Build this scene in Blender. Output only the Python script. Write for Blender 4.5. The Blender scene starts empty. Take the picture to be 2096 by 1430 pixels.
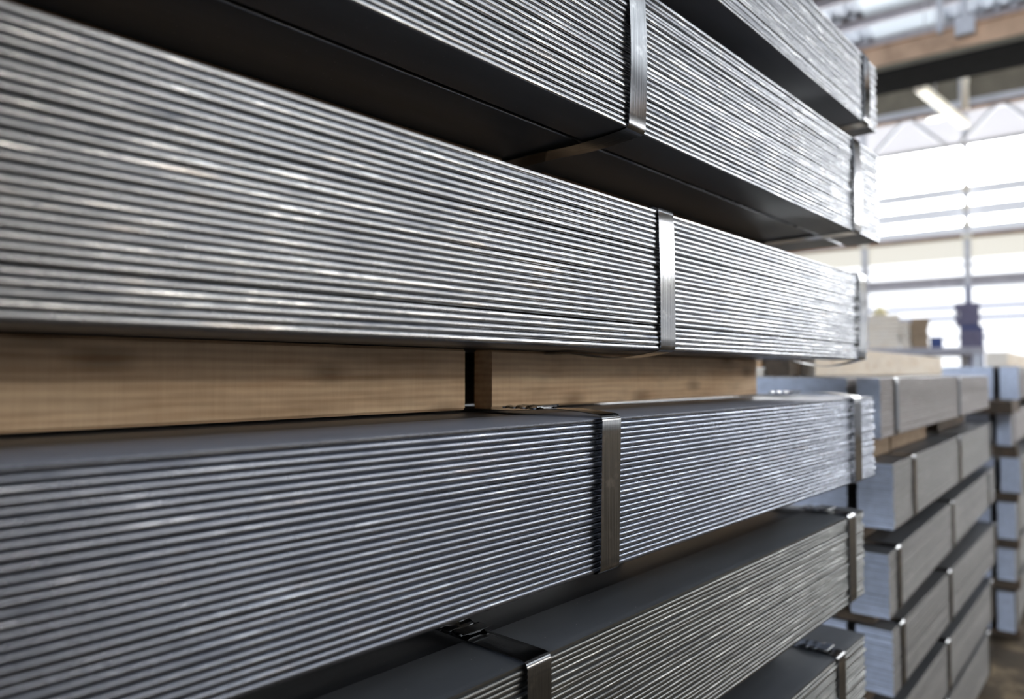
import bpy, math, random
from mathutils import Vector, Matrix
random.seed(7)
D = bpy.data; SC = bpy.context.scene; COL = SC.collection
PI = math.pi; R = math.radians

# ------------------------------------------------------------------ camera
H = 1.40                                    # eye height; stack runs along +X, front faces look to -Y
YAW = R(42.54); PITCH = math.atan(49 / 1455)
cam = D.cameras.new('camera'); co = D.objects.new('camera', cam); COL.objects.link(co)
cam.sensor_width = 36.0; cam.lens = 36.0 * 1455 / 2096
co.location = (0, 0, H)
fw = Vector((math.cos(YAW) * math.cos(PITCH), math.sin(YAW) * math.cos(PITCH), math.sin(PITCH)))
co.rotation_euler = fw.to_track_quat('-Z', 'Y').to_euler()
cam.clip_start = 0.02; cam.clip_end = 200
cam.dof.use_dof = True; cam.dof.focus_distance = 0.76; cam.dof.aperture_fstop = 2.9
SC.camera = co

# ------------------------------------------------------------------ world, exposure
SC.view_settings.view_transform = 'Standard'; SC.view_settings.look = 'None'
SC.view_settings.gamma = 1.0; SC.view_settings.use_curve_mapping = False
SC.view_settings.exposure = 0.95
W = D.worlds.new('world'); SC.world = W; W.use_nodes = True
W.node_tree.nodes['Background'].inputs[0].default_value = (0.75, 0.86, 1.0, 1)
W.node_tree.nodes['Background'].inputs[1].default_value = 1.0
WIN = 11.5        # daylight through the end wall's clear glazing
TRANS = 0.255     # translucent sheets
SKYL = 1.9       # out-of-view roof lights, set brighter than the visible strip to light the stacks
SIDE = 1.5       # unseen side wall glazing, placed to light the timber and steel

HALL = R(6.4); FAR = R(2.7)
U0, V0, V1, UB = 17.0, -16.0, 12.0, -13.0
ROOF = H + 6.7

# ------------------------------------------------------------------ helpers
class MB:
    def __init__(s): s.v = []; s.f = []; s.m = []
    def box(s, x0, x1, y0, y1, z0, z1):
        b = len(s.v)
        s.v += [(x0,y0,z0),(x1,y0,z0),(x1,y1,z0),(x0,y1,z0),(x0,y0,z1),(x1,y0,z1),(x1,y1,z1),(x0,y1,z1)]
        s.f += [tuple(b+i for i in q) for q in ((0,3,2,1),(4,5,6,7),(0,1,5,4),(1,2,6,5),(2,3,7,6),(3,0,4,7))]
    def cbox(s, x0, x1, y0, y1, z0, z1, c=.003, wob=0.0, nseg=1):
        """box along X with chamfered long edges and slightly uneven sides"""
        prof = [(y0+c,z0),(y1-c,z0),(y1,z0+c),(y1,z1-c),(y1-c,z1),(y0+c,z1),(y0,z1-c),(y0,z0+c)]
        s.sweepx([x0+(x1-x0)*i/nseg for i in range(nseg+1)], prof, wob)
    def sweepx(s, xs, prof, wob=0.0):
        n = len(prof); b = len(s.v)
        for x in xs:
            dy = random.uniform(-wob, wob); dz = 0
            s.v += [(x, y+dy, z+dz) for y, z in prof]
        for i in range(len(xs)-1):
            for j in range(n):
                a = b+i*n+j; c = b+i*n+(j+1) % n
                s.f.append((a, a+n, c+n, c))
        s.f.append(tuple(b+j for j in range(n)))
        e = b+(len(xs)-1)*n
        s.f.append(tuple(e+j for j in reversed(range(n))))
    def tube(s, p, q, r, n=8):
        p = Vector(p); q = Vector(q); d = (q-p).normalized()
        a = d.orthogonal().normalized(); c = d.cross(a); b = len(s.v)
        for P in (p, q):
            s.v += [tuple(P + a*r*math.cos(2*PI*k/n) + c*r*math.sin(2*PI*k/n)) for k in range(n)]
        for k in range(n): s.f.append((b+k, b+(k+1) % n, b+n+(k+1) % n, b+n+k))
        s.f.append(tuple(b+k for k in reversed(range(n)))); s.f.append(tuple(b+n+k for k in range(n)))
    def bar(s, p, q, w, h=None):
        """square section bar between two points"""
        h = h or w
        p = Vector(p); q = Vector(q); d = (q-p).normalized()
        up = Vector((0,0,1)) if abs(d.z) < .95 else Vector((1,0,0))
        a = d.cross(up).normalized()*w/2; c = a.cross(d).normalized()*h/2; b = len(s.v)
        for P in (p, q): s.v += [tuple(P+a+c), tuple(P-a+c), tuple(P-a-c), tuple(P+a-c)]
        for k in range(4): s.f.append((b+k, b+4+k, b+4+(k+1) % 4, b+(k+1) % 4))
        s.f += [(b, b+1, b+2, b+3), (b+7, b+6, b+5, b+4)]
    def lathe(s, prof, cx=0, cy=0, n=24):
        b = len(s.v); m = len(prof)
        for k in range(n):
            t = 2*PI*k/n
            s.v += [(cx+r*math.cos(t), cy+r*math.sin(t), z) for r, z in prof]
        for k in range(n):
            for j in range(m-1):
                a = b+k*m+j; c = b+((k+1) % n)*m+j
                s.f.append((a, c, c+1, a+1))
    def mesh(s, name, mat, smooth=False):
        me = D.meshes.new(name); me.from_pydata(s.v, [], s.f); me.validate(); me.update()
        for m in (mat if isinstance(mat, (list, tuple)) else [mat]): me.materials.append(m)
        if smooth: me.polygons.foreach_set('use_smooth', [True]*len(me.polygons))
        return me
def MBbox(*a):
    m = MB(); m.box(*a); return m
def fix_normals(me):
    import bmesh
    bm = bmesh.new(); bm.from_mesh(me); bmesh.ops.recalc_face_normals(bm, faces=bm.faces); bm.to_mesh(me); bm.free()
def link(name, me, parent=None, loc=None, rotz=None):
    o = D.objects.new(name, me); COL.objects.link(o)
    if parent: o.parent = parent
    if loc: o.location = loc
    if rotz is not None: o.rotation_euler[2] = rotz
    return o
def obj(name, mb, mat, parent=None, loc=None, rotz=None, smooth=False):
    me = mb.mesh(name, mat, smooth); fix_normals(me)
    if smooth: me.set_sharp_from_angle(angle=R(40))
    return link(name, me, parent, loc, rotz)
def tag(o, label=None, cat=None, group=None, kind=None):
    if label: o['label'] = label
    if cat: o['category'] = cat
    if group: o['group'] = group
    if kind: o['kind'] = kind
    return o
def thing(name, label, cat, loc=(0,0,0), rotz=0, group=None):
    o = D.objects.new(name, None); COL.objects.link(o); o.empty_display_size = .05
    o.location = loc; o.rotation_euler = (0,0,rotz)
    return tag(o, label, cat, group)
def struct(name, mb, mat, parent=None, rotz=HALL):
    o = obj(name, mb, mat, parent, None, None if parent else rotz)
    return tag(o, kind='structure')
def structroot(name, rotz=HALL):
    o = D.objects.new(name, None); COL.objects.link(o); o.rotation_euler = (0,0,rotz)
    return tag(o, kind='structure')

# ------------------------------------------------------------------ materials
class NT:
    def __init__(s, name):
        s.mat = D.materials.new(name); s.mat.use_nodes = True; s.t = s.mat.node_tree
        s.p = s.t.nodes['Principled BSDF']; s.out = s.t.nodes['Material Output']
    def n(s, typ, **kw):
        x = s.t.nodes.new(typ)
        for k, v in kw.items(): setattr(x, k, v)
        return x
    def l(s, a, b): s.t.links.new(a, b)
    def mapping(s, scale, coord='Object'):
        tc = s.n('ShaderNodeTexCoord'); m = s.n('ShaderNodeMapping'); m.inputs['Scale'].default_value = scale
        s.l(tc.outputs[coord], m.inputs['Vector']); return m.outputs[0]
    def noise(s, vec, scale=1., detail=3., rough=.5, w=None):
        x = s.n('ShaderNodeTexNoise'); x.inputs['Scale'].default_value = scale
        x.inputs['Detail'].default_value = detail; x.inputs['Roughness'].default_value = rough
        if w is not None:
            x.noise_dimensions = '4D'; s.l(w, x.inputs['W'])
        s.l(vec, x.inputs['Vector']); return x.outputs['Fac']
    def ramp(s, fac, stops):
        x = s.n('ShaderNodeValToRGB'); e = x.color_ramp.elements
        while len(e) < len(stops): e.new(.5)
        for k, (p, c) in enumerate(stops):
            e[k].position = p; e[k].color = (c, c, c, 1) if isinstance(c, (int, float)) else (*c, 1)
        s.l(fac, x.inputs[0]); return x.outputs[0]
    def mix(s, fac, a, b, mode='MIX'):
        x = s.n('ShaderNodeMix', data_type='RGBA', blend_type=mode)
        for sock, v in ((x.inputs[0], fac), (x.inputs[6], a), (x.inputs[7], b)):
            if isinstance(v, (int, float)): sock.default_value = v
            elif isinstance(v, tuple): sock.default_value = (*v, 1)
            else: s.l(v, sock)
        return x.outputs[2]
    def math(s, op, a, b=0.):
        x = s.n('ShaderNodeMath', operation=op)
        for sock, v in ((x.inputs[0], a), (x.inputs[1], b)):
            if isinstance(v, (int, float)): sock.default_value = v
            else: s.l(v, sock)
        return x.outputs[0]
    def bump(s, h, strength=.3, dist=.001):
        x = s.n('ShaderNodeBump'); x.inputs['Strength'].default_value = strength
        x.inputs['Distance'].default_value = dist; s.l(h, x.inputs['Height']); s.l(x.outputs[0], s.p.inputs['Normal'])
    def rnd(s):
        oi = s.n('ShaderNodeObjectInfo'); return s.math('MULTIPLY', oi.outputs['Random'], 37.)

def plain(name, color, rough=.6, metal=0., var=.15, scale=6.):
    k = NT(name); v = k.mapping((scale,)*3)
    f = k.noise(v, 1., 4., .6)
    d = tuple(c*(1-var) for c in color); l_ = tuple(min(1, c*(1+var)) for c in color)
    k.l(k.ramp(f, [(.3, d), (.7, l_)]), k.p.inputs['Base Color'])
    k.p.inputs['Roughness'].default_value = rough; k.p.inputs['Metallic'].default_value = metal
    k.p.inputs['Specular IOR Level'].default_value = .15
    return k.mat
def emit(name, color, strength):
    k = NT(name); k.p.inputs['Base Color'].default_value = (*[c*.25 for c in color], 1)
    k.p.inputs['Emission Color'].default_value = (*color, 1); k.p.inputs['Emission Strength'].default_value = strength
    k.p.inputs['Roughness'].default_value = .4
    return k.mat

def steel(name, dark, light, rust, specks=1.0, metal=1., rough=(.36, .20)):
    """sheared edge of a flat bar: grey steel with rubbed streaks drawn out along the bar, dust and a little rust"""
    k = NT(name); w = k.rnd()
    streak = k.noise(k.mapping((14, 60, 160)), 1., 3., .62, w)
    fine = k.noise(k.mapping((90, 200, 600)), 1., 2., .6, w)
    broad = k.noise(k.mapping((2.0, 2, 14)), 1., 2., .5, w)
    m = k.math('ADD', k.math('MULTIPLY', streak, .6), k.math('ADD', k.math('MULTIPLY', fine, .18), k.math('MULTIPLY', broad, .22)))
    rub = k.ramp(m, [(.37, 0.), (.45, .30), (.54, .38), (.60, 1.)])
    c = k.mix(rub, dark, light)
    rn = k.ramp(k.noise(k.mapping((9, 20, 60)), 1., 3., .6, w), [(.60, 0.), (.74, 1.)])
    c = k.mix(k.math('MULTIPLY', rn, .5), c, rust)
    vo = k.n('ShaderNodeTexVoronoi'); vo.inputs['Scale'].default_value = 1.0; k.l(k.mapping((16, 30, 70)), vo.inputs['Vector'])
    sp = k.ramp(vo.outputs['Distance'], [(.05, 1.), (.09, 0.)])
    c = k.mix(k.math('MULTIPLY', sp, .5*specks), c, (.62, .60, .56))
    k.l(c, k.p.inputs['Base Color'])
    k.p.inputs['Metallic'].default_value = metal
    k.l(k.ramp(m, [(.36, rough[0]), (.62, rough[1])]), k.p.inputs['Roughness'])
    k.bump(m, .13, .001)
    return k.mat
M = {}
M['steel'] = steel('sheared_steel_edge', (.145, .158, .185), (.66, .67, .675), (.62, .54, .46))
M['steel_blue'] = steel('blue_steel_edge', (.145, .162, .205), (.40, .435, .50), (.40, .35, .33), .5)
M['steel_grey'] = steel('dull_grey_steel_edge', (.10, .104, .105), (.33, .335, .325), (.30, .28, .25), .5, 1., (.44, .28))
M['steel_far'] = steel('dusty_steel_edge', (.12, .115, .11), (.20, .19, .18), (.18, .14, .12), .5, .5, (.6, .5))
M['steel_rusty'] = steel('rust_tinted_steel_edge', (.16, .14, .135), (.24, .21, .205), (.24, .15, .13), .5, .5, (.6, .5))
def scale_mat():
    k = NT('mill_scale_face'); n1 = k.noise(k.mapping((3, 20, 20)), 1., 4., .6)
    c = k.ramp(n1, [(.3, (.105, .11, .12)), (.7, (.155, .16, .17))])
    vo = k.n('ShaderNodeTexVoronoi'); vo.inputs['Scale'].default_value = 1.; k.l(k.mapping((110, 110, 110)), vo.inputs['Vector'])
    c = k.mix(k.math('MULTIPLY', k.ramp(vo.outputs['Distance'], [(.03, 1.), (.07, 0.)]), .6), c, (.5, .48, .44))
    k.l(c, k.p.inputs['Base Color']); k.p.inputs['Metallic'].default_value = .45
    k.l(k.ramp(n1, [(.3, .36), (.7, .46)]), k.p.inputs['Roughness']); return k.mat
M['scale'] = scale_mat()
def top_mat(name, a, b):
    k = NT(name); n1 = k.noise(k.mapping((4, 14, 20)), 1., 3., .6)
    c = k.ramp(n1, [(.3, a), (.7, b)])
    vo = k.n('ShaderNodeTexVoronoi'); vo.inputs['Scale'].default_value = 1.; k.l(k.mapping((70, 70, 70)), vo.inputs['Vector'])
    c = k.mix(k.math('MULTIPLY', k.ramp(vo.outputs['Distance'], [(.03, 1.), (.06, 0.)]), .6), c, (.6, .58, .54))
    k.l(c, k.p.inputs['Base Color']); k.p.inputs['Metallic'].default_value = .25
    k.p.inputs['Roughness'].default_value = .5; return k.mat
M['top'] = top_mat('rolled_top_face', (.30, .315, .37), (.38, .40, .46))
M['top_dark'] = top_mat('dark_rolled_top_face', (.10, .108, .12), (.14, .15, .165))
M['cut_end'] = plain('pale_blue_cut_end', (.66, .71, .82), .5, .0, .12, 40)

def strap_mat():
    k = NT('steel_strapping'); v = k.mapping((900, 6, 6))
    f = k.noise(v, 1., 3., .6); g = k.noise(k.mapping((60, 60, 60)), 1., 3., .6)
    k.l(k.mix(k.ramp(g, [(.55, 0.), (.75, .6)]), k.ramp(f, [(.3, (.11, .112, .115)), (.75, (.34, .345, .35))]), (.42, .415, .41)), k.p.inputs['Base Color'])
    k.p.inputs['Metallic'].default_value = 1.; k.p.inputs['Roughness'].default_value = .13
    k.bump(f, .15, .0003); return k.mat
M['strap'] = strap_mat()

def wood(name, a, b, knot=(.16, .08, .035), stain=.4):
    k = NT(name); w = k.rnd()
    g = k.noise(k.mapping((3.2, 60, 55)), 1., 5., .6, w)
    saw = k.noise(k.mapping((170, 6, 9)), 1., 5., .7, w)
    big = k.noise(k.mapping((9, 9, 9)), 1., 3., .6, w)
    wob = k.noise(k.mapping((7, 16, 16)), 1., 3., .6, w)
    wv = k.n('ShaderNodeTexWave', wave_type='BANDS', bands_direction='Z'); wv.inputs['Scale'].default_value = 1.
    wv.inputs['Distortion'].default_value = 5.; wv.inputs['Detail'].default_value = 3.; k.l(k.mapping((5, 20, 38)), wv.inputs['Vector'])
    m = k.math('ADD', k.math('MULTIPLY', g, .5), k.math('ADD', k.math('MULTIPLY', saw, .16), k.math('ADD', k.math('MULTIPLY', big, .22), k.math('MULTIPLY', wv.outputs['Fac'], .09))))
    c = k.ramp(m, [(.36, a), (.62, b)])
    c = k.mix(k.math('MULTIPLY', k.ramp(wob, [(.48, 0.), (.72, 1.)]), stain), c, (.22, .13, .07))
    vo = k.n('ShaderNodeTexVoronoi'); vo.inputs['Scale'].default_value = 1.; sx = k.n('ShaderNodeSeparateXYZ'); cx_ = k.n('ShaderNodeCombineXYZ'); k.l(k.mapping((5.5, 1, 13)), sx.inputs[0])
    k.l(k.math('ADD', sx.outputs[0], w), cx_.inputs[0]); k.l(k.math('ADD', sx.outputs[2], k.math('MULTIPLY', wob, .12)), cx_.inputs[1])
    vo.voronoi_dimensions = '2D'; k.l(cx_.outputs[0], vo.inputs['Vector'])
    vo.inputs['Randomness'].default_value = 1.
    kn = k.ramp(vo.outputs['Distance'], [(.04, 1.), (.19, 0.)])
    c = k.mix(k.math('MULTIPLY', kn, .5), c, knot)
    k.l(c, k.p.inputs['Base Color']); k.p.inputs['Roughness'].default_value = .75
    k.bump(m, .5, .0008); return k.mat
M['wood'] = wood('sawn_pine', (.66, .42, .24), (1.0, .78, .52))
M['wood_pale'] = wood('pale_pine', (.84, .70, .53), (.96, .88, .76), knot=(.62, .46, .30), stain=.12)
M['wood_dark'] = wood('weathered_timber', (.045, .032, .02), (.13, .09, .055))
M['wood_brown'] = wood('brown_boards', (.24, .165, .10), (.42, .30, .19))
M['wood_orange'] = wood('orange_timber', (.50, .27, .12), (.78, .52, .30))

def floor_mat():
    k = NT('worn_concrete'); v = k.mapping((1, 1, 1))
    n1 = k.noise(v, 3., 6., .65); n2 = k.noise(v, 18., 4., .6)
    c = k.ramp(n1, [(.35, (.04, .03, .02)), (.52, (.10, .073, .043)), (.66, (.40, .29, .165))])
    k.l(k.mix(k.math('MULTIPLY', n2, .4), c, (.07, .06, .05)), k.p.inputs['Base Color'])
    k.p.inputs['Roughness'].default_value = .8; k.p.inputs['Specular IOR Level'].default_value = .15; k.bump(n2, .2, .003); return k.mat
M['floor'] = floor_mat()
def roof_mat():
    k = NT('ribbed_roof_sheet'); 
    n1 = k.noise(k.mapping((.6, 1.5, 1)), 1., 4., .6)
    k.l(k.ramp(n1, [(.3, (.24, .27, .32)), (.7, (.38, .42, .48))]), k.p.inputs['Base Color'])
    k.p.inputs['Roughness'].default_value = .5; return k.mat
M['roof'] = roof_mat()
M['wall_grey'] = plain('painted_cladding', (.55, .56, .58), .6, 0, .1, 2)
M['wall_dim'] = plain('dim_side_cladding', (.30, .31, .33), .6, 0, .12, 2)
M['wall_olive'] = plain('shadowed_olive_cladding', (.16, .145, .11), .7, 0, .2, 2)
M['girt'] = plain('grey_steel_girt', (.40, .38, .40), .5, 0, .12, 5)
M['girt_brown'] = plain('rusty_brown_girt', (.24, .15, .10), .6, 0, .25, 5)
M['rail_blue'] = plain('blue_rail', (.12, .16, .34), .5, 0, .12, 5)
M['column'] = plain('grey_column_paint', (.62, .63, .66), .5, 0, .15, 5)
M['blue_box'] = plain('navy_blue_paint', (.05, .075, .20), .5, 0, .15, 8)
M['purple_grey'] = plain('purple_grey_enamel', (.15, .14, .21), .5, 0, .12, 8)
M['girder_dark'] = plain('near_black_girder', (.012, .012, .012), 1., 0, .2, 4)
M['girder_brown'] = plain('rust_brown_girder', (.58, .39, .26), .65, 0, .28, 3)
M['truss'] = plain('light_grey_truss', (.55, .57, .60), .5, 0, .1, 5)
M['cream'] = plain('cream_enamel', (.80, .76, .64), .4, 0, .05, 5)
M['yellow'] = plain('pale_yellow_wrap', (.86, .74, .42), .5, 0, .1, 12)
M['glow_win'] = emit('daylit_glazing', (.97, .985, 1.0), WIN)
M['glow_soft'] = emit('daylit_door_sheet', (.95, .97, 1.0), WIN*.075)
M['glow_grey'] = emit('translucent_grey_sheet', (.90, .93, 1.0), TRANS)
M['glow_cream'] = emit('translucent_cream_sheet', (1.0, .96, .84), TRANS*1.35)
M['glow_lilac'] = emit('translucent_lilac_sheet', (.96, .95, 1.0), TRANS*1.55)
M['glow_sky_dim'] = emit('dimmed_roof_light_sheet', (.80, .90, 1.0), .26)  # visible roof light, kept dimmer than the out-of-view strips
M['glow_sky'] = emit('roof_light_sheet', (.86, .93, 1.0), SKYL)
M['glow_back'] = emit('added_back_glazing', (.74, .84, 1.0), 11.)
M['glow_side'] = emit('unseen_side_glazing', (1.0, .95, .87), SIDE)
M['tube'] = emit('fluorescent_tube', (1.0, .96, .82), .62)
M['lamp'] = emit('high_bay_lens', (1.0, .98, .94), 2.2)

# ------------------------------------------------------------------ the hall
m = MB(); m.box(UB, U0+.3, V0, V1, -.2, 0); struct('floor', m, M['floor'])
ceil = structroot('ceiling')
def ceiling_strip(v0, v1, mat, name):
    m = MB(); z = ROOF; n = max(1, int(round((v1-v0)/.25)))
    if mat is M['roof']:                              # ribbed sheets
        dv = (v1-v0)/n
        for i in range(n):
            a = v0+i*dv
            b = len(m.v)
            prof = [(a, z), (a+dv*.55, z), (a+dv*.65, z+.04), (a+dv*.9, z+.04), (a+dv, z)]
            for u in (UB, U0+.3): m.v += [(u, y, zz) for y, zz in prof]
            for j in range(4): m.f.append((b+j, b+j+1, b+5+j+1, b+5+j))
    else:
        m.box(3.0 if mat is M['glow_sky'] else UB, U0-.4, v0, v1, z-.01, z+.05)
        if mat is M['glow_sky']: struct('roof_sheet', MBbox(UB, 3.0, v0, v1, z-.01, z+.05), M['roof'], ceil)
    return struct(name, m, mat, ceil)
skl = [(-14.6, -12.6), (-9.4, -5.6), (1.2, 2.4), (7.0, 9.0)]
a = V0
for s0, s1 in skl:
    ceiling_strip(a, s0, M['roof'], 'roof_sheet'); ceiling_strip(s0, s1, M['glow_sky_dim'] if 0 < s0 < 3 else M['glow_sky'], 'roof_light'); a = s1
ceiling_strip(a, V1, M['roof'], 'roof_sheet')
u = UB+1
while u < U0:
    m = MB(); m.box(u, u+.07, V0, V1, ROOF-.2, ROOF-.02); struct('purlin', m, M['girt'], ceil); u += 1.15

wb = structroot('wall_back')
m = MB(); m.box(UB-.2, UB, V0, V1, 0, H+3.0); m.box(UB-.2, UB, V0, V1, H+5.6, ROOF+.1); struct('cladding', m, M['wall_dim'], wb)
m = MB(); m.box(UB-.2, UB, V0, -4, H+3.0, H+5.6); struct('cladding', m, M['wall_dim'], wb)
v = -4.0
while v < V1-.1:
    m = MB(); m.box(UB-.14, UB-.1, v+.1, v+3.9, H+3.0, H+5.6); struct('pane', m, M['glow_back'], wb)  # glowing panes added on the unseen back wall to light the cut ends
    m = MB(); m.box(UB-.2, UB+.02, v+3.9, v+4.1, H+3.0, H+5.6); struct('mullion', m, M['girt'], wb); v += 4.0
m = MB(); m.box(UB-.2, U0+.3, V1, V1+.2, 0, ROOF+.1); struct('wall_left', m, M['wall_dim'])
wr = structroot('wall_right')
m = MB(); m.box(UB-.2, U0+.3, V0-.2, V0, 0, H+1.0); m.box(UB-.2, U0+.3, V0-.2, V0, H+4.2, ROOF+.1); m.box(UB-.2, 2.0, V0-.2, V0, H+1.0, H+4.2); struct('cladding', m, M['wall_dim'], wr)
u = 2.0
while u < U0:
    m = MB(); m.box(u+.1, u+2.9, V0-.12, V0-.08, H+1.0, H+4.2); struct('pane', m, M['glow_side'], wr)  # panes placed on the unseen side wall for the light they throw
    m = MB(); m.box(u+2.9, u+3.1, V0-.2, V0+.02, H+1.0, H+4.2); struct('mullion', m, M['girt'], wr); u += 3.0

# end wall: horizontal bands of glazing, translucent sheet and girts, one sheet per bay
wf = structroot('wall_front')
BAY = 1.87; VJ = [.99+BAY*i for i in range(-9, 7)]; VJ[0] = V0; VJ[-1] = V1
def band(parent, z0, z1, mat, name, recess=0.0, gap=.03, depth=.05, tint=None):
    for i in range(len(VJ)-1):
        m = MB(); m.box(U0+recess, U0+recess+depth, VJ[i]+gap, VJ[i+1]-gap, H+z0, H+z1)
        struct(name, m, mat, parent)
def girt(parent, z0, z1, mat, name='girt', out=.06):
    m = MB(); m.box(U0-out, U0+.05, V0, V1, H+z0, H+z1); struct(name, m, mat, parent)
m = MB(); m.box(U0+.2, U0+.3, V0, V1, 0, ROOF+.1); struct('outer_skin', m, M['wall_grey'], wf)
m = MB(); m.box(U0, U0+.1, V0, V1, H+5.35, ROOF+.1); struct('upper_cladding', m, M['wall_olive'], wf)  # shadow on the upper wall put into a darker colour
band(wf, 4.70, 5.35, M['glow_lilac'], 'translucent_sheet', 0, .0)
for i, (z0, z1) in enumerate([(3.81, 4.67), (3.41, 3.59), (3.0, 3.16)]):
    w_ = structroot('window_%d' % (i+1))
    band(w_, z0, z1, M['glow_win'], 'pane', 0, .05)
    if i == 0:
        girt(w_, z1, z1+.04, M['wall_grey'], 'head_rail', .02)
        girt(w_, 4.515, 4.535, M['wall_grey'], 'glazing_bar', .0)
        girt(w_, 4.18, 4.195, M['wall_grey'], 'glazing_bar', -.02)
band(wf, 3.59, 3.81, M['glow_grey'], 'translucent_sheet', -.03, .02)
band(wf, 3.16, 3.41, M['glow_grey'], 'translucent_sheet', -.03, .02)
band(wf, 2.82, 3.0, M['glow_grey'], 'translucent_sheet', -.03, .02)
girt(wf, 2.735, 2.82, M['girt_brown'], 'brown_girt', .08)
band(wf, 2.32, 2.735, M['glow_cream'], 'translucent_sheet', 0, .012)
w4 = structroot('window_4')
band(w4, 2.22, 2.32, M['glow_soft'], 'pane', 0, .01); band(w4, 1.965, 2.17, M['glow_soft'], 'pane', 0, .01)
girt(w4, 2.17, 2.22, M['girt'], 'glazing_bar', .03)
girt(wf, 1.78, 1.965, M['girt'], 'girt', .14); girt(wf, 1.735, 1.78, M['column'], 'girt_flange', .2)
d1 = structroot('door_1')
band(d1, .75, 1.735, M['glow_soft'], 'door_sheet', 0, .01); band(d1, .0, .71, M['glow_soft'], 'door_sheet', 0, .01)
for z in (1.345, 1.12): girt(d1, z-.035, z+.035, M['rail_blue'], 'blue_rail', .05)
girt(d1, .71, .75, M['girt'], 'rail', .04)
m = MB(); m.box(U0, U0+.1, V0, V1, 0, H); struct('plinth', m, M['wall_grey'], wf)

# columns on the end wall
def wall_column(v, w, n):
    t = structroot('trim_%d' % n)
    m = MB(); u1 = U0-.06
    m.box(u1-.16, u1-.145, v-w/2, v+w/2, 0, ROOF-.05); m.box(u1-.015, u1, v-w/2, v+w/2, 0, ROOF-.05); m.box(u1-.15, u1-.01, v-.008, v+.008, 0, ROOF-.05)
    struct('column_section', m, M['column'], t)
    for z in (3.70, 3.33, 2.98, 2.73):
        m = MB(); m.box(u1-.2, u1-.16, v-w/2-.03, v+w/2+.03, H+z-.04, H+z+.04); struct('bracket', m, M['cream'], t)
for i in range(1, len(VJ)-1): wall_column(VJ[i], .11, i)

def hp(u, v, z):            # hall frame -> world
    return (u*math.cos(HALL)-v*math.sin(HALL), u*math.sin(HALL)+v*math.cos(HALL), z)

t = thing('control_cabinet', 'purple-grey electrical cabinet fixed to the wall column at the bright end wall', 'cabinet', hp(16.7, 1.0, H+.93), HALL)
m = MB(); m.box(-.16, .0, -.20, .20, 0, .46); obj('body', m, M['purple_grey'], t)
m = MB(); m.box(-.18, -.16, -.185, .185, .02, .44); obj('door', m, M['purple_grey'], t)
m = MB(); m.box(-.2, -.18, .12, .15, .18, .28); obj('handle', m, M['column'], t)
m = MB(); m.tube((-.08, -.02, .46), (-.08, -.02, .8), .03); obj('conduit', m, M['blue_box'], t)
t = thing('machine_cabinet', 'tall navy blue cabinet on the floor below the purple-grey electrical cabinet', 'cabinet', hp(16.62, .93, 0), HALL)
m = MB(); m.box(-.2, .12, -.19, .19, .06, H+.92); obj('body', m, M['blue_box'], t)
m = MB(); m.box(-.18, .1, -.17, .17, 0, .06); obj('plinth', m, M['girder_dark'], t)
m = MB(); m.box(-.215, -.2, -.175, .175, .1, H+.86); obj('door', m, M['purple_grey'], t)
m = MB(); m.box(-.23, -.215, .1, .13, 1.0, 1.15); obj('handle', m, M['column'], t)

# ------------------------------------------------------------------ crane bridge, truss, lamps
t = thing('crane_girder', 'crane girder with shade-darkened underside and rusty brown web high across the upper right', 'crane', hp(10., 0, H+3.82), HALL)
m = MB(); m.box(0, .78, V0+.3, V1-.3, 0, .03); obj('bottom_flange', m, M['girder_dark'], t)  # underside shade put into the near-black flange colour
m = MB(); m.box(.04, .08, V0+.3, V1-.3, .03, .36); obj('web', m, M['girder_brown'], t)
m = MB(); m.box(.70, .74, V0+.3, V1-.3, .03, .36); obj('web', m, M['girder_brown'], t)
m = MB(); m.box(0, .78, V0+.3, V1-.3, .36, .38); obj('top_flange', m, M['girder_brown'], t)
m = MB(); m.box(.0, .025, V0+.3, V1-.3, .03, .10); obj('rail', m, M['wall_olive'], t)
for v in (.56, .82, 3.2, 5.6, -2.2, -4.6):
    m = MB(); m.box(-.03, .03, v-.03, v+.03, .34, ROOF-H-3.82-.02); obj('hanger', m, M['column'], t)
m = MB(); m.box(-.10, .0, .46, .66, .22, .44); obj('hoist_bracket', m, M['column'], t)
for v in (V0+.15, V1-.15):
    m = MB(); m.box(0, .78, v-.15, v+.15, .0, .38); obj('end_carriage', m, M['girder_dark'], t)

t = thing('roof_truss', 'light grey zigzag roof truss in front of the bright end wall', 'truss', hp(14.5, 0, H+3.98), HALL)
m = MB(); m.box(-.05, .05, V0, V1, .64, .76); obj('top_chord', m, M['truss'], t)
m = MB(); m.box(-.06, .06, V0, V1, .575, .64); obj('top_chord_flange', m, M['girt_brown'], t)
m = MB(); m.box(-.04, .04, V0, V1, -.03, .02); obj('bottom_chord', m, M['wall_grey'], t)
v = 1.73-1.4*10
while v < V1-1.5:
    m = MB(); m.bar((0, v, .66), (0, v+.62, .0), .05); obj('diagonal', m, M['truss'], t)
    m = MB(); m.bar((0, v, .66), (0, v-.62, .0), .05); obj('diagonal', m, M['truss'], t)
    m = MB(); m.box(-.055, .055, v-.11, v+.11, .56, .70); obj('gusset', m, M['truss'], t)
    v += 1.4

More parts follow.
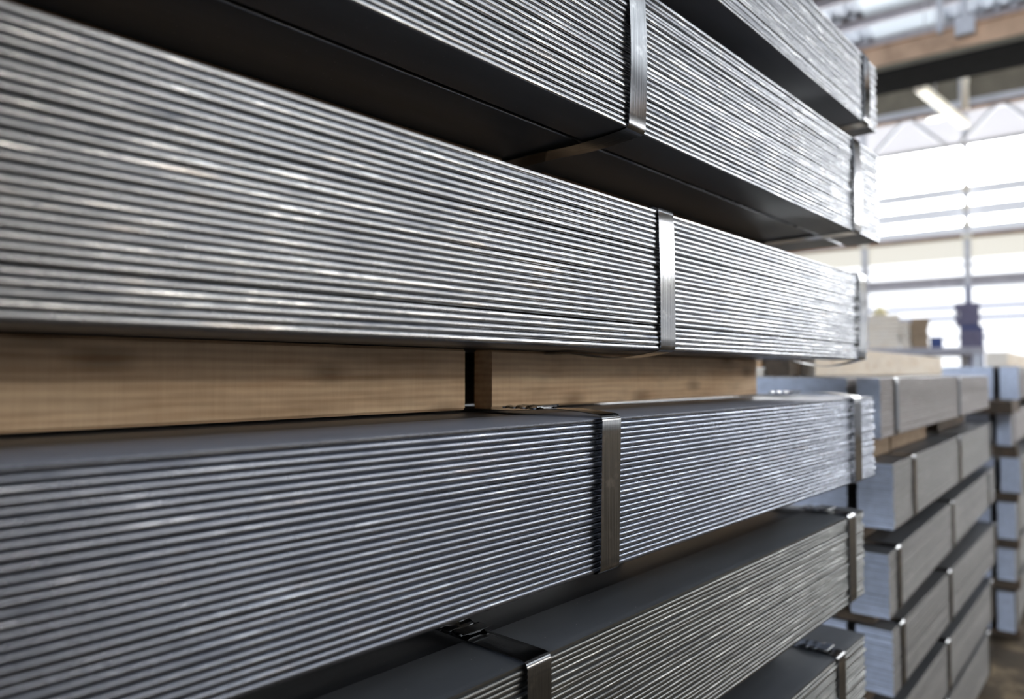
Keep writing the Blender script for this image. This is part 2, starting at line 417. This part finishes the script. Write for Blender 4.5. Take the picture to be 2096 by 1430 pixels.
def tube_light(p, q, label):
    p = Vector(p); q = Vector(q); d = q-p; L = d.length
    t = thing('fluorescent_light', label, 'lamp', tuple(p), math.atan2(d.y, d.x))
    m = MB(); m.box(0, L, -.07, .07, .028, .09); obj('housing', m, M['cream'], t)
    for y in (-.036, .036):
        m = MB(); m.tube((.03, y, .0), (L-.03, y, .0), .027, 10); obj('tube', m, M['tube'], t, smooth=True)
    for x in (0, L-.03):
        m = MB(); m.box(x, x+.03, -.065, .065, -.02, .03); obj('end_cap', m, M['cream'], t)
    for x in (.3, L-.3):
        m = MB(); m.tube((x, 0, .09), (x, 0, ROOF-p.z), .008, 6); obj('suspension_rod', m, M['truss'], t)
tube_light(hp(12.0, 1.265, H+4.215), hp(14.3, .835, H+4.215), 'cream twin-tube fluorescent light hanging slanted below the black girder')

def high_bay(loc, label, power=0, group=None):
    t = thing('high_bay_lamp', label, 'lamp', loc, 0, group)
    m = MB(); m.lathe([(.125, 0), (.125, .015), (.10, .04), (.05, .07), (.03, .10), (0, .10)]); obj('reflector', m, M['truss'], t, smooth=True)
    m = MB(); m.lathe([(0, .004), (.118, .004), (.118, .012), (0, .012)]); obj('lens', m, M['lamp'], t)
    m = MB(); m.tube((0, 0, .1), (0, 0, ROOF-loc[2]), .006); obj('cord', m, M['column'], t)
    if power:
        l = D.lights.new('timber_fill_light', 'POINT'); l.energy = power; l.color = (1.0, .91, .79); l.shadow_soft_size = .22
        o = D.objects.new('timber_fill_light', l); COL.objects.link(o); o.parent = t; o.location = (0, 0, -.25)
high_bay(hp(12.4, 1.095, H+3.85), 'round white glowing high-bay lamp beside the slanted tube light')
for x, y in ((2.6, -14.2), (5.4, -14.0), (8.6, -13.8), (14.2, -13.4)):  # lamps added out of view to brighten the timber in the gap
    high_bay((x, y, H+3.1), 'added warm lamp lighting the timber gap, over the side aisle outside the frame', 140, 'added lamps over the side aisle')

t = thing('hanging_pipe', 'short vertical cream pipe hanging below the black girder near the right edge', 'pipe', hp(12.5, .72, H+3.95), HALL)
m = MB(); m.tube((0, 0, .0), (0, 0, .42), .045, 12); obj('pipe', m, M['cream'], t, smooth=True)
m = MB(); m.lathe([(0, .50), (.03, .495), (.055, .46), (.055, .40), (.045, .40)]); obj('cap', m, M['cream'], t, smooth=True)
m = MB(); m.tube((0, 0, .49), (0, 0, ROOF-H-3.95), .012, 6); obj('rod', m, M['truss'], t)

# ------------------------------------------------------------------ bundles of flat bar
def bar_profile(w, th, lip=False, n=9):
    """flat bar section: sheared front edge (y=0) nearly flat with rounded corners, back edge square"""
    r = th*.5*.97; d = th*.30
    pts = [(w, r), (w, -r)]
    for k in range(n):
        q = -math.cos(PI*k/(n-1)); q = math.copysign(abs(q)**.8, q)
        pts.append((d*abs(q)**5, r*q))
    if lip:      # rolled top edge on an outermost bar
        pts = pts[:-3] + [(.0010, r*.40), (.0035, r*.66), (.010, r*.83), (.024, r*.94), (.045, r)]
    return pts
def bar_mesh(name, L, w, th, mat, nseg, seed, lip=False, amp=.0004):
    rr = random.Random(seed); m = MB(); prof = bar_profile(w, th, lip); n = len(prof)
    for i in range(nseg+1):
        dy = rr.uniform(-amp, amp)
        m.v += [(L*i/nseg, y+dy, z) for y, z in prof]
    for i in range(nseg):
        for j in range(n):
            a = i*n+j; c = i*n+(j+1) % n
            m.f.append((a, a+n, c+n, c))
    m.f.append(tuple(range(n))); m.f.append(tuple(nseg*n+j for j in reversed(range(n))))
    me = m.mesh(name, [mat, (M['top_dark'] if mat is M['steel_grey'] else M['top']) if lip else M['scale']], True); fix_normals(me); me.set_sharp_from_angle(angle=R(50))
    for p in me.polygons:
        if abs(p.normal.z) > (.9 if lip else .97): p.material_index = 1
    return me

def strap_path(y0, y1, z0, z1, r, bulge=0, sag=0, bow=0):
    """closed loop round the bundle in the YZ plane (front is y0)"""
    P = []
    def arc(cy, cz, a0, a1):
        for k in range(5):
            a = a0+(a1-a0)*k/4; P.append((cy+r*math.cos(a), cz+r*math.sin(a)))
    n = 14
    for k in range(1, n): # up the front face
        s = k/n; P.append((y0-bow*math.sin(PI*s), z0+r+(z1-z0-2*r)*s))
    arc(y0+r, z1-r, PI, PI/2)
    for k in range(1, n):
        s = k/n; y = y0+r+(y1-y0-2*r)*s
        P.append((y, z1+bulge*max(0, math.sin(PI*min(1, s*3.0)))))
    arc(y1-r, z1-r, PI/2, 0); arc(y1-r, z0+r, 0, -PI/2)
    for k in range(1, n):
        s = 1-k/n; y = y0+r+(y1-y0-2*r)*s
        P.append((y, z0-sag*max(0, math.sin(PI*min(1, s*2.4)))))
    arc(y0+r, z0+r, -PI/2, -PI)
    return P
def strap_mesh(path, w, th=.0009, lean=0., skew=0.):
    m = MB(); n = len(path); zc = sum(p[1] for p in path)/n; y0 = min(p[0] for p in path)
    for i, (y, z) in enumerate(path):
        a = path[i-1]; b = path[(i+1) % n]; ty, tz = b[0]-a[0], b[1]-a[1]; l = math.hypot(ty, tz) or 1
        ny, nz = -tz/l, ty/l
        dx = lean*(z-zc) + skew*(y-y0)
        for sx, sn in ((0, 1), (w*.5, 1.35), (w, 1), (w, -1), (0, -1)):
            m.v.append((sx+dx, y+ny*th/2*sn, z+nz*th/2*sn))
    for i in range(n):
        for j in range(5):
            a = i*5+j; c = i*5+(j+1) % 5; k = (i+1) % n
            m.f.append((a, c, k*5+(j+1) % 5, k*5+j))
    return m
def seal_mesh(w=.039, L=.052):
    """crimped sleeve: plate with notched, curled sides and a folded end"""
    m = MB(); nx, ny = 6, 17
    def hgt(s, q):
        e = abs(s)*2
        notch = max(0, math.cos(q*PI*2*3.5))**2
        return .0024*(1-.35*e*e) + (.0022*notch if e > .6 else 0)
    for layer in (1, 0):
        for j in range(ny+1):
            q = j/ny
            ww = w*(1-.13*max(0, math.sin(q*PI*2*3.5))**2)
            for i in range(nx+1):
                s = i/nx-.5
                m.v.append((s*ww, (q-.5)*L, hgt(s, q)+(.0009 if layer else -.0012)))
    N = (nx+1)*(ny+1)
    for j in range(ny):
        for i in range(nx):
            a = j*(nx+1)+i
            m.f.append((a, a+1, a+nx+2, a+nx+1)); m.f.append((N+a, N+a+nx+1, N+a+nx+2, N+a+1))
    for j in range(ny):
        a = j*(nx+1); m.f.append((a, a+nx+1, N+a+nx+1, N+a)); a += nx; m.f.append((a, N+a, N+a+nx+1, a+nx+1))
    for i in range(nx):
        m.f.append((i, N+i, N+i+1, i+1)); a = ny*(nx+1)+i; m.f.append((a, a+1, N+a+1, N+a))
    # folded tongue of the strap end
    m.cbox(-w*.47, w*.47, -L*.5-.004, -L*.5+.012, .0042, .0054, .0004)
    return m

NBAR = 28
near_group = None
def bar_heights(n, Hh, th, slit=1.):
    """bar centres, with a few wider slits where the bars do not sit tight"""
    g = [random.random()*.3 for _ in range(n-1)]
    for i in random.sample(range(2, n-3), 4): g[i] += slit*random.uniform(1.2, 2.6)
    tot = sum(g); z = 0; out = []
    for i in range(n):
        out.append(z+th/2); z += th+(g[i]/tot*(Hh-n*th) if i < n-1 else 0)
    return out
def near_bundle(label, xe, z0, z1, w1, straps, mat='steel', x0=-.85, fan=0.0, gap=.010, w2=.24, dz2=.002, nbar=NBAR, y0=.45):
    """straps: list of (x, kwargs, seal_y or None)"""
    t = thing('steel_bundle', label, 'steel bundle', (x0, y0, H+z0))
    Hh = z1-z0; th = (Hh-(.0042 if mat == 'steel' else .003))/nbar; L = xe-x0
    protos = [bar_mesh('flat_bar', L, w1, th, M[mat], 16, random.random()) for _ in range(4)]
    top = bar_mesh('flat_bar', L, w1, th, M[mat], 16, 99, True)
    zs = bar_heights(nbar, Hh, th, 1. if mat == 'steel' else .35)
    for i in range(nbar):
        o = link('flat_bar', top if i == nbar-1 else random.choice(protos), t)
        zc = zs[i]; k = i/(nbar-1)
        ang = math.atan2(fan*k, L)
        edge = i in (0, nbar-1)
        o.location = (random.uniform(-.007, .007) if not edge else 0, random.gauss(0, .0006)+(.0012 if random.random() < .1 else 0) if not edge else 0, zc)
        o.rotation_euler = (0, -ang, random.uniform(-.00025, .00025))
    p2 = bar_mesh('wide_flat_bar', L, w2, th, M['steel'], 3, 5)
    for i in range(nbar):
        o = link('wide_flat_bar', p2, t)
        o.location = (random.uniform(-.012, .006), w1+gap+random.uniform(0, .0012), th*(i+.5)+dz2)
        o.rotation_euler = (0, -math.atan2(fan*i/(nbar-1), L), 0)
    for x, kw, seal in straps:
        kk = dict(kw); wS = kk.pop('w', .035); off = kk.pop('off', 0); lean = kk.pop('lean', 0); skew = kk.pop('skew', 0)
        zt = Hh + fan*(x-x0)/L
        path = strap_path(-.0022-off, w1+gap+w2+.002, -.0012, zt+.0012+max(0, dz2), .007, **kk)
        s = obj('strap', strap_mesh(path, wS, lean=lean, skew=skew), M['strap'], t, (x-x0, 0, 0), smooth=True)
        if seal is not None:
            sy, sz, rz = seal
            obj('seal', seal_mesh(), M['strap'], s, (wS/2+skew*(sy-y0), sy-y0, zt+max(0, dz2)+sz), rz, smooth=True)
    return t
near_bundle('steel flat bar bundle on top of the near stack, upper right corner of the photo', 1.664, .524, .668, .066,
            [(.62, {}, None), (1.568, dict(w=.038, bow=.002), None)], gap=.011, dz2=.003)
near_bundle('second steel bundle from the top of the near stack, silver strap reaching the picture top', 1.676, .284, .440, .066,
            [(.687, dict(bow=.003, sag=.003), None), (1.494, dict(w=.042, bow=.003), None)], fan=.034, gap=.013, dz2=.003)
near_bundle('tall steel bundle above the timber gap, bright leaning strap at its middle', 1.565, .028, .199, .070,
            [(.752, dict(bow=.0008, sag=.007, lean=-.02), None), (1.513, dict(w=.044, sag=.012, lean=.05, bow=.003), None)], dz2=.003)
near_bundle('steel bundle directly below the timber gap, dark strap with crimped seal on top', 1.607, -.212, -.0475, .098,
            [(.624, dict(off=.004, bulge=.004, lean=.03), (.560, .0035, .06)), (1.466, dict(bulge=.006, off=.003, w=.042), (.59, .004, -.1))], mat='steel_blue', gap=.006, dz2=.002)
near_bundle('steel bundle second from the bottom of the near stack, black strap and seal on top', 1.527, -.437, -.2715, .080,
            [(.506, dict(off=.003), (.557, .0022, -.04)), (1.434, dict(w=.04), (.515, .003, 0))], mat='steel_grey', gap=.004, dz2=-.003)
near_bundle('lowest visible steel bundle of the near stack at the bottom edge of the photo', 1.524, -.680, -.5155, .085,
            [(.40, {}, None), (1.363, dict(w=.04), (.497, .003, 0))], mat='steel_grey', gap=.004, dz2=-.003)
# bundles lower down the same stack (below the frame), simpler
def column_mesh(L, w, h, n, th_gap=.06, jx=.004, jy=.0012):
    m = MB(); th = h/n
    for i in range(n):
        x = random.uniform(-jx, jx); y = random.uniform(-jy, jy); z = th*i; r = th*th_gap; c = th*.3
        m.sweepx([x, x+L], [(y+w, z+r), (y+c*.6, z+r), (y, z+c), (y, z+th-c), (y+c*.6, z+th-r), (y+w, z+th-r)])
    return m
def column_part(name, t, L, w, h, n, loc, mat, ends=True):
    m = column_mesh(L, w, h, n); me = m.mesh(name, [mat, M['cut_end'], M['scale']]); fix_normals(me)
    for p in me.polygons:
        if abs(p.normal.z) > .97: p.material_index = 2
        elif ends and abs(p.normal.x) > .9: p.material_index = 1
    return tag(link(name, me, t, loc), kind='stuff')
for i, z0 in enumerate((-.92, -1.145, -1.37)):
    lab = ['steel bundle just under the lowest visible one of the near stack', 'steel bundle one above the floor in the near stack', 'steel bundle at the foot of the near stack'][i]
    t = thing('steel_bundle', lab, 'steel bundle', (-.85, .45, H+z0))
    column_part('bar_column', t, 2.4, .08, .165, 28, (0, 0, 0), M['steel'], False)
    column_part('bar_column', t, 2.4, .24, .165, 28, (0, .085, 0), M['steel'], False)

# ------------------------------------------------------------------ timbers of the near stack
def timber(label, x0, x1, y0, y1, z0, z1, mat='wood', name='timber_baulk', rotz=0, loc=None, group=None, c=.003):
    m = MB(); L = x1-x0
    m.cbox(0, L, 0, y1-y0, 0, z1-z0, c, .0012, 6)
    o = obj(name, m, M[mat], None, loc or (x0, y0, H+z0), rotz)
    return tag(o, label, 'timber', group)
timber('long brown timber in the gap at left, above the strap seal', -.5, .607, .635, .74, -.0450, .0302)
timber('knotty timber in the gap, right of the dark slot, cut end showing', .650, 1.45, .632, .664, -.0450, .0302)
timber('added dark timber blocking the bright hall behind the slot between the two timbers', .35, 1.05, .745, .785, -.0450, .0302, 'wood_dark')  # dark piece added to stop light showing through the slot
timber('timber under the second steel bundle, left of the gap where its strap crosses', -.5, .678, .640, .74, .2025, .2862, 'wood_brown')
timber('timber under the second steel bundle, right of the gap where its strap crosses', .768, 1.52, .640, .74, .2025, .2862, 'wood_brown')
timber('timber under the topmost steel bundle, hidden deep in the gap', -.5, 1.5, .66, .74, .4795, .5262)
timber('pale timber between the two lower steel bundles, near the stack end', .9, 1.49, .60, .70, -.2740, -.2105)
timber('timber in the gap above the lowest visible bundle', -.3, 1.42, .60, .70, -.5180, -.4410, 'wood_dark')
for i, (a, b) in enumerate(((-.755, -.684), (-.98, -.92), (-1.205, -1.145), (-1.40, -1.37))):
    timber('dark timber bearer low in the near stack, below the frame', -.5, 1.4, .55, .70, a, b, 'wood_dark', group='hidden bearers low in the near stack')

# ------------------------------------------------------------------ the second stack further along the row
def far_bundle(label, p0, yaw, L, z0, z1, w1, gap, w2, straps, mat='steel_far', n=26, name='steel_bundle', group=None, seal=False):
    t = thing(name, label, 'steel bundle', (p0[0], p0[1], H+z0), yaw, group)
    column_part('bar_column', t, L, w1, z1-z0, n, (0, 0, 0), M[mat])
    column_part('bar_column', t, L, w2, z1-z0, n, (.004, w1+gap, 0), M[mat])
    for x in straps:
        path = strap_path(-.003, w1+gap+w2+.003, -.0015, z1-z0+.0015, .007)
        obj('strap', strap_mesh(path, .040, .0014), M['strap'], t, (x, 0, 0), smooth=True)
    return t
def fp(u, n): return (u*math.cos(FAR)-n*math.sin(FAR), u*math.sin(FAR)+n*math.cos(FAR))
far_bundle('topmost bundle of the middle stack, under the pale timber beam', fp(1.942, .43), FAR, 2.13, -.163, -.012, .054, .025, .24, [.15, 1.21], 'steel_rusty')
far_bundle('second bundle from the top of the middle stack, pale blue cut end showing', fp(2.067, .43), FAR, 2.08, -.408, -.237, .088, .027, .24, [.235, 1.07, 1.99])
far_bundle('third bundle from the top of the middle stack, blue-grey cut end in shade', fp(2.0, .43), FAR, 2.2, -.620, -.458, .092, .025, .24, [.09, .95, 1.96])
Y4 = R(1.25)
def fq(x, y, u): return (x+u*math.cos(Y4), y+u*math.sin(Y4))
far_bundle('fourth bundle down the middle stack, its end almost hidden by the near stack', (2.10, .550), R(1.3), 1.86, -.862, -.690, .092, .025, .24, [.085, .76, 1.80])
far_bundle('fifth bundle down the middle stack, one above its lowest', (2.04, .560), R(1.05), 1.83, -1.102, -.930, .092, .025, .24, [.10, .81, 1.765])
far_bundle('lowest bundle of the middle stack, close above the tan floor', (2.0, .578), R(.9), 1.87, -1.340, -1.160, .092, .025, .24, [.1, .9, 1.80])

third = [('topmost bundle of the far stack at the right edge, white-lit cut end', .352, .036, -.138, .084, 'steel_rusty'),
         ('second bundle down the far stack at the right edge, narrow pale end', .390, -.205, -.385, .066, 'steel_rusty'),
         ('third bundle down the far stack at the right edge, pale blue end', .354, -.448, -.632, .088, 'steel_far'),
         ('fourth bundle down the far stack at the right edge, blue end', .378, -.686, -.878, .082, 'steel_far'),
         ('fifth bundle down the far stack at the right edge, one above its lowest', .386, -.930, -1.096, .078, 'steel_far'),
         ('lowest bundle of the far stack at the right edge, dark blue end', .388, -1.147, -1.350, .076, 'steel_far')]
for i, (lab, n_, zt, zb, w1, mt) in enumerate(third):
    p = fp(4.605+(0 if i < 5 else -.05), n_)
    far_bundle(lab, p, FAR, 2.3, zb, zt, w1, .03, .24, [.12 if i < 5 else .03, 1.2, 2.1], mt)

def ftimber(label, u0, u1, n0, n1, z0, z1, mat, group=None):
    p = fp(u0, n0)
    return timber(label, 0, u1-u0, 0, n1-n0, z0, z1, mat, 'timber_baulk', FAR, (p[0], p[1], H+z0), group, .004)
# bearers in the gaps of the middle stack (lengthwise, set back) and of the far stack
ftimber('brown timber bearer under the topmost middle bundle, near its end', 2.06, 2.36, .50, .58, -.235, -.1655, 'wood_brown')
ftimber('brown timber bearer under the topmost middle bundle, second along', 2.40, 2.95, .505, .585, -.235, -.1655, 'wood_brown')
ftimber('brown timber bearer under the topmost middle bundle, far end', 3.3, 4.0, .52, .60, -.235, -.1655, 'wood_dark')
for u0, u1, side in ((2.1, 2.9, 'near half'), (3.1, 4.0, 'far half')):
    ftimber('dark timber bearer under the second bundle of the middle stack, '+side, u0, u1, .52, .60, -.4565, -.4105, 'wood_dark', 'dark bearers in the middle stack')
for u0, u1, side in ((2.15, 2.9, 'near half'), (3.1, 3.85, 'far half')):
    ftimber('dark timber bearer under the third bundle of the middle stack, '+side, u0, u1, .50, .60, -.6885, -.6225, 'wood_dark', 'dark bearers in the middle stack')
    ftimber('dark timber bearer under the fourth bundle of the middle stack, '+side, u0, u1, .53, .62, -.9285, -.8645, 'wood_dark', 'dark bearers in the middle stack')
    ftimber('dark timber bearer under the fifth bundle of the middle stack, '+side, u0, u1, .54, .64, -1.1585, -1.1045, 'wood_dark', 'dark bearers in the middle stack')
    ftimber('dark timber bearer on the floor under the middle stack, '+side, u0, u1, .55, .65, -1.40, -1.342, 'wood_dark', 'dark bearers in the middle stack')
gaps3 = [(-.2035, -.1395), (-.4465, -.3865), (-.6845, -.6335), (-.9285, -.8795), (-1.1455, -1.0975), (-1.40, -1.352)]
for i, (za, zb) in enumerate(gaps3):
    lab = 'dark timber bearer under the %s bundle of the far stack at the right edge' % ('topmost', 'second', 'third', 'fourth', 'fifth', 'lowest')[i] if i else 'dark brown timber sticking out beneath the topmost bundle of the far stack'
    u0 = 4.63 if i else 4.30
    ftimber(lab, u0, 4.74, .37 if i else .36, .74, za, zb, 'wood_dark', 'bearers in the far stack' if i else None)
    ftimber('dark timber bearer at the hidden end of the far stack', 6.2, 6.3, .40, .74, za, zb, 'wood_dark', 'hidden bearers in the far stack')

# timber lying on the middle and far stacks
ftimber('long pale sunlit timber beam lying on the middle stack', 2.06, 4.06, .62, .72, -.0085, .078, 'wood_pale')
ftimber('short dark weathered block beside the long pale beam', 1.955, 2.045, .655, .72, -.0085, .070, 'wood_dark')
ftimber('orange block on pale offcut, left of the dark weathered block', 1.955, 2.02, .73, .80, .016, .070, 'wood_orange')
ftimber('flat pale offcut under the orange block on the middle stack', 1.95, 2.04, .725, .81, -.0085, .0145, 'wood_pale')
ftimber('pale timber beam lying on the far stack at the right edge', 4.62, 6.7, .40, .50, .0385, .115, 'wood_pale')

# timber packs and a bin in the bay behind
def pack(label, x, y, rz, L, Wd, z0, courses, th, mat, per=4, name='timber_pack'):
    t = thing(name, label, 'timber stack', (x, y, z0), rz)
    for i in range(courses):
        for j in range(per):
            m = MB(); w = Wd/per; x0 = random.uniform(-.015, .015)
            m.cbox(x0, x0+L, j*w+.002, (j+1)*w-.004, i*th+.001, (i+1)*th-.002, .004)
            obj('plank', m, M[mat], t)
    return t
def vp_(x_ang_deg, dist):    # a spot on the floor by bearing from the X axis
    return (dist*math.cos(R(x_ang_deg)), dist*math.sin(R(x_ang_deg)))
px, py = vp_(15.85, 7.0); RT = R(-74.2)
TT = H+.218
def tp(x, y): return (px+x*math.cos(RT)-y*math.sin(RT), py+x*math.sin(RT)+y*math.cos(RT))
t = thing('trestle_table', 'grey trestle table carrying the timber packs behind the far stack', 'table', (px, py, 0), RT)
m = MB(); m.box(-.5, .85, -.03, .9, TT-.06, TT); obj('top', m, M['girt'], t)
for x in (-.45, .80):
    for y in (.02, .85):
        m = MB(); m.box(x-.03, x+.03, y-.03, y+.03, 0, TT-.06); obj('leg', m, M['column'], t)
x, y = tp(0, .02); pack('cream pack of stacked boards behind the pale timber beam', x, y, RT, .235, .5, TT+.001, 9, .033, 'wood_pale')
x, y = tp(.25, .04); pack('lower cream pack of boards between the taller cream and brown packs', x, y, RT, .07, .5, TT+.001, 7, .034, 'wood_pale', 3)
x, y = tp(.33, .0); pack('small brown pack of boards left of the little navy blue bin', x, y, RT, .127, .4, TT+.001, 6, .043, 'wood_brown', 3)
x, y = tp(.09, .06)
t = thing('wrapped_bundle', 'pale yellow wrapped lump lying on the cream pack of boards', 'package', (x, y, TT+.299), RT)
m = MB(); m.lathe([(0, 0), (.05, 0), (.062, .018), (.058, .035), (.03, .05), (.026, .065), (.02, .072), (0, .075)]); obj('wrap', m, M['yellow'], t, smooth=True)
m = MB(); m.lathe([(.02, .0), (.028, .004), (.02, .008)]); obj('tie', m, M['cream'], t, (0, 0, .052))
x, y = tp(.475, .05)
t = thing('storage_bin', 'little navy blue bin right of the small brown pack of boards', 'bin', (x, y, TT+.001), RT)
m = MB(); m.box(0, .085, 0, .12, 0, .008); m.box(0, .004, 0, .12, .008, .09); m.box(.081, .085, 0, .12, .008, .09); m.box(.004, .081, 0, .004, .008, .09); m.box(.004, .081, .116, .12, .008, .09)
obj('body', m, M['blue_box'], t)
m = MB(); m.box(-.004, .089, -.005, .0, .082, .092); m.box(-.004, .089, .12, .125, .082, .092); obj('rim', m, M['blue_box'], t)
